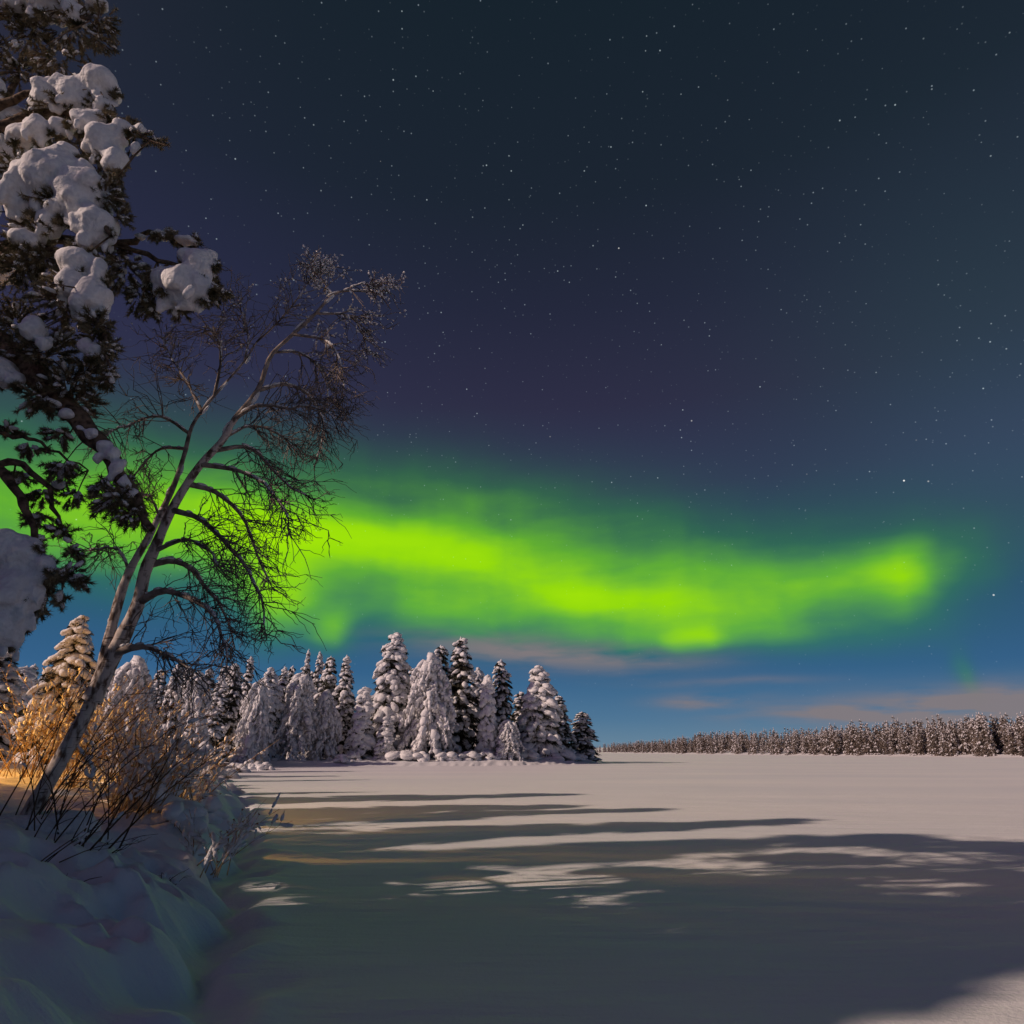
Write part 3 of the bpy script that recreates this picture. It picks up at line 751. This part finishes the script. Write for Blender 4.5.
BR = [  # main branches (pixel path, start depth, end depth, start radius)
    ([(118, 653), (134, 648), (152, 648), (176, 660), (193, 671)], -.1, -.5, .062),
    ([(138, 604), (161, 592), (187, 598), (211, 613), (223, 639), (227, 674)], -.1, -.9, .055),
    ([(150, 563), (176, 559), (193, 569), (208, 589), (226, 616), (235, 648)], -.1, .5, .050),
    ([(171, 514), (199, 522), (223, 543), (246, 569), (262, 604), (266, 640)], -.1, -1.1, .042),
    ([(187, 488), (217, 496), (243, 519), (258, 557), (273, 592)], -.2, .7, .040),
    ([(202, 464), (234, 469), (261, 481), (281, 507), (293, 540)], -.2, -1.0, .036),
    ([(204, 447), (241, 445), (264, 463), (287, 486), (315, 500)], -.2, .4, .034),
    ([(236, 416), (258, 404), (287, 407), (317, 408), (347, 422)], -.3, -.9, .030),
    ([(258, 390), (287, 384), (311, 398), (323, 427), (314, 468)], -.3, .5, .028),
    ([(290, 337), (323, 342), (340, 363), (343, 392)], -.5, -1.0, .020),
    ([(315, 314), (346, 316), (361, 330), (366, 352)], -.5, .1, .016),
    ([(275, 350), (300, 352), (322, 372), (330, 402)], -.4, .4, .020),
    ([(185, 452), (159, 451), (138, 472), (128, 490)], .4, 1.0, .026),
    ([(189, 433), (159, 416), (123, 427), (104, 436)], .4, -.3, .024),
    ([(194, 412), (184, 384), (170, 358), (160, 336)], .4, 1.0, .026),
    ([(215, 395), (221, 362), (218, 340), (207, 325)], .4, 0, .024),
    ([(245, 361), (248, 335), (240, 310), (225, 296)], .4, .9, .018),
    ([(258, 340), (282, 318), (300, 296), (318, 268)], .4, 0, .016),
    ([(129, 570), (117, 549), (100, 549), (86, 552)], .2, .8, .020),
    ([(160, 520), (150, 498), (136, 500), (124, 512)], .2, -.3, .016),
    ([(155, 548), (185, 538), (207, 548), (222, 572)], -.1, -.8, .032),
    ([(223, 440), (250, 428), (280, 436), (300, 456)], -.2, .8, .024),
    ([(334, 294), (322, 280), (317, 266)], -.5, -.4, .008),
    ([(345, 292), (366, 284), (386, 290)], -.5, -.9, .008),
]
for pts, y0, y1, r0 in BR:
    P = px_path(pts, BY + y0, BY + y1, 14) - off
    P = P + rng.normal(0, .012, P.shape) * np.linspace(0, 1, 14)[:, None]
    st = np.vstack([pl[18:], pr]) - off; near = st[np.argmin(np.linalg.norm(st - P[0], axis=1))]
    P = P + (near - P[0]) * (np.linspace(1, 0, 14) ** 1.5)[:, None]
    bm_ = MB(); tubes(bm_, P, taper(14, r0, .007, .75), 6)
    bo = bm_.build('branch', M['upper_bark'] if r0 > .026 else M['twig'], birch)
    T, RT = [], []
    L_all = np.linalg.norm(np.diff(P, axis=0), axis=1).sum()
    n1 = int(16 + 16 * L_all)
    topf = .72 if pts[0][1] < 345 else 1.0
    for _ in range(n1):
        u = rng.uniform(.12, 1) ** .8; k = min(int(u * 13), 12); b0 = P[k] + (P[k + 1] - P[k]) * rng.uniform(); tg = unit(P[k + 1] - P[k])
        sd_ = unit(np.cross(tg, rng.normal(size=3)))
        d = unit(tg * .65 + sd_ * .85 + np.array((.10, 0, rng.uniform(-.45, .5)))); L_ = topf * rng.uniform(.2, .85) * (.7 + .5 * (1 - u))
        s = np.linspace(0, 1, 6)[:, None]
        tw_ = b0 + d * L_ * s + np.array((.06, 0, -.16)) * L_ * s ** 2 + rng.normal(0, .045, (6, 3)) * s * (.4 + L_)
        T.append(tw_); RT.append(np.linspace(.0078, .0032, 6))
        for __ in range(rng.integers(3, 6)):
            kk_ = rng.integers(1, 5); c0 = tw_[kk_]; d2 = unit(unit(tw_[kk_ + 1] - tw_[kk_]) + rng.normal(0, .55, 3) + (0, 0, -.15)); l2 = L_ * rng.uniform(.22, .6)
            T.append(c0 + d2 * l2 * s + np.array((0, 0, -.08)) * l2 * s ** 2 + rng.normal(0, .018, (6, 3)) * s); RT.append(np.linspace(.0048, .0024, 6))
    tb = MB(); tubes(tb, np.array(T), np.array(RT), 3); tb.build('twigs', M['twig'], bo)
# rime on the outermost bow of the crown and thin snow on upper sides
mb = MB()
C, D, S = [], [], []
for o in list(birch.children):
    for c in o.children:
        co = np.empty(len(c.data.vertices) * 3, np.float32); c.data.vertices.foreach_get('co', co); co = co.reshape(-1, 3)
        w_ = co + off
        sel = np.where(w_[:, 2] > 6.2)[0]
        for k in rng.choice(sel, min(len(sel), 520), replace=False) if len(sel) else []:
            if rng.uniform() < np.clip((w_[k, 2] - 6.2) / 2.0, 0, 1) * np.clip((w_[k, 0] + 3.4) / 1.0, .12, 1):
                q = rng.uniform(.005, .013); C.append(co[k]); D.append(rng.normal(size=3)); S.append((q * 2.2, q, q))
for path, r_, k0 in ((pr, rr_, 14), (pl, rl, 14)):
    for k in range(k0, 58):
        if rng.uniform() < .33: C.append(path[k] - off + (rng.normal(0, .02), 0, r_[k] * .8)); D.append(path[k + 1] - path[k]); S.append((.09, r_[k] * .75 + .008, .016))
for o in birch.children:
    if o.name.startswith('branch'):
        co = np.empty(len(o.data.vertices) * 3, np.float32); o.data.vertices.foreach_get('co', co); co = co.reshape(-1, 6, 3); mid = co.mean(1); r_ = np.linalg.norm(co[:, 0] - mid, axis=1)
        for k in range(1, 12):
            for u in rng.uniform(0, 1, 2):
                if rng.uniform() < .62:
                    q = mid[k] + (mid[k + 1] - mid[k]) * u; C.append(q + np.array((0, 0, r_[k] * .85))); D.append(mid[k + 1] - mid[k]); S.append((rng.uniform(.03, .08), r_[k] * .8 + .004, .012 + r_[k] * .2))
for a, b_, w_ in ((.25, -.1, .30), (-.25, .05, .34), (.02, -.25, .32), (.1, .25, .36), (.45, .1, .3), (-.1, -.2, .22)):
    C.append((a - .15, b_, .0)); D.append((1, .3, 0)); S.append((w_ * 1.4, w_, w_ * .42))
blobs(mb, C, D, S, 2)
mb.build('snow', M['near_snow'], birch)

# ------------------------------------------------------------------ the snow loaded pine reaching in from the left
PX, PY = -7.6, 6.4
pz = H(PX, PY)
pine = empty('snow_pine', (PX, PY, pz), 'old pine reaching in from the left with thick snow cushions on its boughs', 'tree')
poff = np.array((PX, PY, pz))
mb = MB(); s = np.linspace(0, 1, 14)
tubes(mb, np.stack([.25 * np.sin(s * 4), .1 * np.sin(s * 5), s * 13.5 - .2], -1), taper(14, .30, .06, .9), 14)
mb.build('trunk', M['pine_bark'], pine)

def remesh(o, vox, it=3):
    r_ = o.modifiers.new('merge', 'REMESH'); r_.mode = 'VOXEL'; r_.voxel_size = vox; r_.use_smooth_shade = True
    for nm, sc_, st_ in (('clump', .16, .075), ('crumb', .05, .022)):
        tx = bpy.data.textures.get(nm) or bpy.data.textures.new(nm, 'CLOUDS'); tx.noise_scale = sc_
        d_ = o.modifiers.new(nm, 'DISPLACE'); d_.texture = tx; d_.strength = st_; d_.mid_level = .5
    s_ = o.modifiers.new('soften', 'SMOOTH'); s_.iterations = it; s_.factor = .5

def limb(path, Y0, Y1, r0, r1, clumps, snows, label=None, root_z=None):
    """path from the trunk outwards in pixels; clumps (px,py,rx,ry) of needles; snows (px,py,rx,ry) cushions"""
    q = [at(p[0], p[1], Y0 + (Y1 - Y0) * i_ / (len(path) - 1)) for i_, p in enumerate(path)]
    st = np.array((PX + .15, PY, q[0][2] - .15 if root_z is None else root_z))
    P = spline([st] + q, 22) - poff
    mb = MB(); P = P + rng.normal(0, .014, P.shape); tubes(mb, P, taper(22, r0, r1, 1.15) * (1 + .09 * rng.normal(size=22)), 9)
    # twigs and needles
    nb_, TT, RR = MB(), [], []
    B, D, L, W = [], [], [], []
    clumps = list(clumps) + [(a + rng.uniform(-.3, .3) * c_, b_ + d_ * .8, c_ * .75, max(5, d_ * .35)) for a, b_, c_, d_ in snows if c_ > 8]
    clumps += [(a + math.cos(q_) * c_ * .9, b_ - math.sin(q_) * d_ * .8, 5, 5) for a, b_, c_, d_ in snows if c_ > 9 for q_ in rng.uniform(-2.6, .9, 4)]
    snows = [(a, b_, c_ * 1.13, d_ * 1.13) for a, b_, c_, d_ in snows]
    FC, FD, FS = [], [], []
    for (cx, cy, rx, ry) in clumps:
        Yc = Y0 + (Y1 - Y0) * .7 + rng.uniform(-.15, .15); c = at(cx, cy, Yc); k = (c[1] * CP + (c[2] - CAMZ) * SP) / FPX
        n = int(8 + rx * ry / 13)
        near = P[np.argmin(np.linalg.norm(P - (c - poff), axis=1))]
        for _ in range(n):
            v = unit(rng.normal(size=3)) * rng.uniform(.2, 1) ** .5; e = c - poff + v * np.array((rx * k, (rx + ry) * .5 * k, ry * k))
            b0 = c - poff + v * np.array((rx, (rx + ry) * .5, ry)) * k * rng.uniform(.2, .6)
            d = unit(unit(e - near) * .8 + v * .6 + np.array((.15, 0, -.25))); ln = rng.uniform(.07, .17)
            a_, b_ = b0 * .5 + e * .5 - d * ln * .5, e
            TT.append(np.stack([a_, (a_ + b_) / 2 + rng.normal(0, .01, 3), b_])); RR.append((.008, .006, .004))
            if rng.uniform() < .42:
                w_ = rng.uniform(.012, .038); FC.append((a_ + b_) / 2 + (0, 0, w_ * .6)); FD.append(b_ - a_); FS.append((w_ * 1.7, w_, w_ * .7))
            m_ = 54
            u = rng.uniform(.25, 1.03, (m_, 1)); B.append(a_ + (b_ - a_) * u); D.append(unit(b_ - a_) * .9 + rng.normal(0, .75, (m_, 3)))
            L.append(rng.uniform(.035, .065, m_)); W.append(np.full(m_, .009))
        if np.linalg.norm(near - (c - poff)) > .2:
            for _ in range(1):
                e = c - poff + rng.normal(0, .5, 3) * np.array((rx, rx, ry)) * k; TT.append(np.stack([near, (near + e) / 2 + (0, 0, .04), e])); RR.append((.011, .008, .005))
    lo = mb.build('limb', M['pine_bark'], pine)
    if label: lo['label'] = label
    if B:
        spikes(nb_, np.concatenate(B), np.concatenate(D), np.concatenate(L), np.concatenate(W), 0)
        tubes(nb_, np.array(TT), np.array(RR), 4, 1)
        blobs(nb_, FC, FD, FS, 1, 2, .2)
        nb_.build('needles', [M['pine_needles'], M['pine_bark'], M['near_snow']], lo)
    if snows:
        sb = MB(); C, DD, S = [], [], []
        for (cx, cy, rx, ry) in snows:
            c = at(cx, cy, Y0 + (Y1 - Y0) * .6 - .10) - poff; k = (c[1] * CP + PY * CP * 0 + (c[2] + pz - CAMZ) * SP + PY * CP - c[1] * CP * 0) / FPX
            n = max(5, int(rx * ry / 45))
            C.append(c); DD.append((1, 0, -.1)); S.append((rx * k * .80, (rx + ry) * .42 * k, ry * k * .80))
            for _ in range(n):
                v = unit(rng.normal(size=3)); f = rng.uniform(.45, .85)
                C.append(c + v * f * np.array((rx, (rx + ry) * .45, ry)) * k); w = rng.uniform(.20, .42) * min(rx, ry) * k
                DD.append(rng.normal(size=3)); S.append((w * rng.uniform(.8, 1.3), w, w * rng.uniform(.8, 1.2)))
            for _ in range(n // 2):   # drips where needle tips hold the snow
                a = rng.uniform(-.9, .9); C.append(c + np.array((a * rx, rng.normal(0, .3) * rx, -ry * rng.uniform(.75, 1.05))) * k)
                w = rng.uniform(.10, .2) * min(rx, ry) * k; DD.append((rng.normal(0, .2), .1, -1)); S.append((w * 2, w, w))
        blobs(sb, C, DD, S, 2, rough=.14); so = sb.build('snow', M['near_snow'], lo); remesh(so, .026, 3)
    return lo

limb([(-60, 60), (-10, 20), (40, 8), (90, 20)], 6.2, 5.9, .09, .015, [(75, 30, 42, 26), (105, 22, 18, 18), (30, 40, 30, 26), (100, 45, 18, 10), (55, 62, 36, 16), (10, 18, 16, 16)],
     [(48, 3, 34, 13), (72, 13, 12, 14), (36, 15, 10, 10), (98, 4, 14, 7), (14, 4, 14, 9)])
limb([(-60, 150), (-10, 118), (10, 92), (28, 45), (38, 18)], 6.3, 6.3, .07, .012, [(20, 70, 24, 20), (48, 76, 24, 14), (2, 52, 14, 16)], [(8, 118, 16, 20), (-12, 90, 18, 16)])
limb([(-60, 150), (0, 105), (45, 92), (100, 92)], 6.1, 5.8, .08, .014, [(60, 112, 40, 14), (96, 112, 20, 12), (40, 125, 30, 14)], [(102, 86, 20, 19), (82, 92, 14, 15), (68, 94, 18, 20), (46, 98, 16, 17), (102, 106, 10, 12)])
limb([(-60, 180), (0, 125), (60, 110), (110, 120), (165, 146)], 6.0, 5.7, .08, .008, [(108, 122, 16, 9), (128, 132, 15, 12), (148, 138, 12, 8), (162, 144, 9, 6), (136, 128, 10, 8), (95, 168, 14, 20), (78, 150, 16, 14), (112, 178, 10, 14)],
     [(86, 124, 16, 14), (104, 142, 18, 22), (114, 162, 12, 16), (122, 128, 11, 10), (136, 148, 5, 9), (141, 128, 7, 5), (60, 128, 10, 12), (20, 135, 14, 12), (38, 130, 14, 16)])
limb([(-60, 260), (0, 190), (40, 165), (80, 195), (110, 235)], 6.0, 5.5, .10, .02, [(110, 195, 18, 22), (125, 215, 10, 18), (15, 170, 20, 20), (50, 245, 50, 20), (85, 262, 30, 16), (118, 190, 12, 14), (8, 250, 24, 18)],
     [(56, 178, 34, 32), (30, 188, 26, 26), (80, 200, 26, 34), (20, 206, 15, 16), (96, 228, 20, 22), (48, 226, 14, 16), (66, 154, 14, 10)])
limb([(-60, 330), (0, 260), (50, 250), (88, 285), (102, 325), (110, 372)], 5.9, 5.5, .09, .010, [(20, 270, 34, 26), (60, 300, 34, 22), (40, 262, 20, 18), (95, 325, 20, 20), (105, 352, 16, 22), (110, 380, 13, 16), (62, 285, 24, 20)],
     [(76, 262, 24, 16), (92, 298, 20, 20), (74, 284, 17, 18), (24, 240, 18, 12), (100, 272, 10, 16), (32, 328, 14, 14), (44, 344, 8, 8), (96, 352, 13, 9), (86, 346, 8, 8)])
limb([(-60, 290), (20, 250), (80, 240), (120, 246), (165, 262), (190, 270)], 6.1, 5.9, .07, .012, [(125, 275, 26, 24), (140, 300, 18, 24), (118, 258, 20, 16), (150, 312, 12, 16), (180, 312, 16, 12), (212, 300, 9, 10), (226, 296, 8, 5), (150, 280, 10, 16)],
     [(182, 284, 26, 22), (200, 266, 18, 20), (166, 280, 14, 16), (206, 290, 11, 17), (190, 256, 18, 9), (185, 303, 9, 10)], 'long bough ending in one big snow cushion')
limb([(-60, 270), (30, 235), (90, 245), (122, 243), (150, 233), (185, 240), (206, 258)], 6.2, 6.0, .06, .010, [(215, 285, 8, 8)], [(160, 235, 14, 3.5), (186, 241, 15, 4.5), (140, 236, 8, 2.5)], 'arched bough with a thin ridge of snow')
limb([(-60, 320), (0, 345), (40, 380), (80, 420), (112, 462), (135, 500), (150, 528)], 6.1, 5.9, .17, .03, [(20, 360, 34, 28), (50, 350, 34, 24), (70, 385, 30, 24), (40, 400, 30, 20), (90, 370, 20, 22), (22, 320, 28, 24), (75, 330, 24, 18),
      (110, 500, 26, 22), (130, 515, 18, 18), (100, 490, 16, 14), (60, 470, 22, 14), (55, 440, 18, 14), (128, 492, 14, 22), (142, 520, 10, 16), (80, 405, 26, 20)],
     [(92, 434, 8, 6), (104, 446, 9, 8), (113, 454, 8, 10), (118, 468, 8, 9), (126, 482, 6, 10), (133, 494, 5, 8), (80, 428, 6, 4), (141, 510, 4, 7), (98, 458, 5, 5), (110, 478, 4, 5), (122, 500, 4, 6), (0, 372, 20, 15), (16, 380, 9, 9), (50, 402, 14, 5), (66, 414, 9, 5)], 'thick bent limb with patchy snow on its upper side')
limb([(-60, 420), (0, 432), (40, 442), (85, 470)], 6.3, 6.5, .04, .008, [(30, 452, 24, 8), (62, 478, 18, 16), (72, 500, 14, 12), (40, 500, 20, 10), (10, 430, 20, 8)], [(14, 428, 8, 3), (58, 484, 9, 4)])
limb([(-60, 470), (0, 462), (25, 466), (48, 490), (60, 520), (72, 545)], 6.0, 6.2, .05, .010, [(60, 530, 20, 10), (75, 556, 14, 10), (34, 520, 18, 9), (20, 480, 18, 7)], [(66, 540, 7, 5)])
limb([(-60, 480), (0, 472), (20, 500), (35, 530), (40, 560), (60, 580)], 5.9, 5.7, .06, .015, [(70, 574, 17, 13), (84, 584, 9, 8), (40, 590, 14, 22), (20, 625, 16, 16), (60, 600, 8, 10), (36, 612, 12, 12), (8, 640, 14, 10)],
     [(20, 552, 24, 20), (10, 590, 26, 28), (42, 566, 12, 12), (6, 626, 18, 24), (36, 592, 10, 12), (52, 574, 10, 8), (28, 545, 14, 10)], 'lowest bough weighed down by a hanging mass of snow')
for k in range(26):   # boughs on the far side of the trunk
    zz, yy, ln = 3.8 + .33 * k, rng.uniform(-3.0, 2.8), rng.uniform(1.0, 2.6)
    P = np.array([(0, 0, zz - pz), (-.45 * ln, yy * .6, zz - pz + .1), (-ln, yy, zz - pz - .35)])
    mb = MB(); tubes(mb, spline(P, 10), taper(10, .07, .015), 6); lo = mb.build('limb', M['pine_bark'], pine)
    nb_ = MB(); n = 110; c = P[1:].mean(0) + rng.normal(0, 1, (n, 3)) * (.5, .6, .28); a = np.repeat(c, 50, 0)
    dd = np.repeat(unit(rng.normal(size=(n, 3)) + (-.4, 0, -.2)), 50, 0); u = rng.uniform(0, .25, (n * 50, 1))
    spikes(nb_, a + dd * u, dd + rng.normal(0, .6, (n * 50, 3)), rng.uniform(.05, .08, n * 50), np.full(n * 50, .012)); nb_.build('needles', M['pine_needles'], lo)
    sb = MB(); n = 12; c = P[1:].mean(0) + rng.normal(0, 1, (n, 3)) * (.45, .3, .1) + (0, 0, .15)
    blobs(sb, c, np.tile((1, 0, -.1), (n, 1)), rng.uniform(.14, .34, (n, 1)) * (1.3, 1, .8), 2); sb.build('snow', M['near_snow'], lo)

# ------------------------------------------------------------------ yellow lamp just outside the left edge
lx, ly = -13.6, 12.6; lz = H(lx, ly)
lamp = empty('path_lamp', (lx, ly, lz), 'dark steel path lamp with a yellow bulb on the left bank', 'lamp')
mb = MB(); z = np.linspace(-.2, 2.3, 6); tubes(mb, np.stack([0 * z, 0 * z, z], -1), np.linspace(.06, .04, 6), 10); mb.build('pole', M['metal'], lamp)
mb = MB(); tubes(mb, np.array([(0, 0, 2.76), (0, 0, 2.70), (0, 0, 2.64)]), np.array((.03, .20, .26)), 16); mb.build('shade', M['metal'], lamp)
mb = MB(); blobs(mb, [(0, 0, 2.46)], [(1, 0, 0)], [(.09, .09, .12)], 2, rough=0); mb.build('bulb', M['lamp'], lamp)
pd = bpy.data.lights.new('lamp_light', 'SPOT'); pd.energy = 4200; pd.color = (1, .46, .08); pd.spot_size = R(138); pd.spot_blend = .35; pd.shadow_soft_size = .12
po = bpy.data.objects.new('lamp_light', pd); COL.objects.link(po); po.parent = lamp; po.location = (0, 0, 2.30)
po.rotation_euler = Vector((math.cos(R(48)), math.sin(R(48)), -.06)).to_track_quat('-Z', 'Y').to_euler()
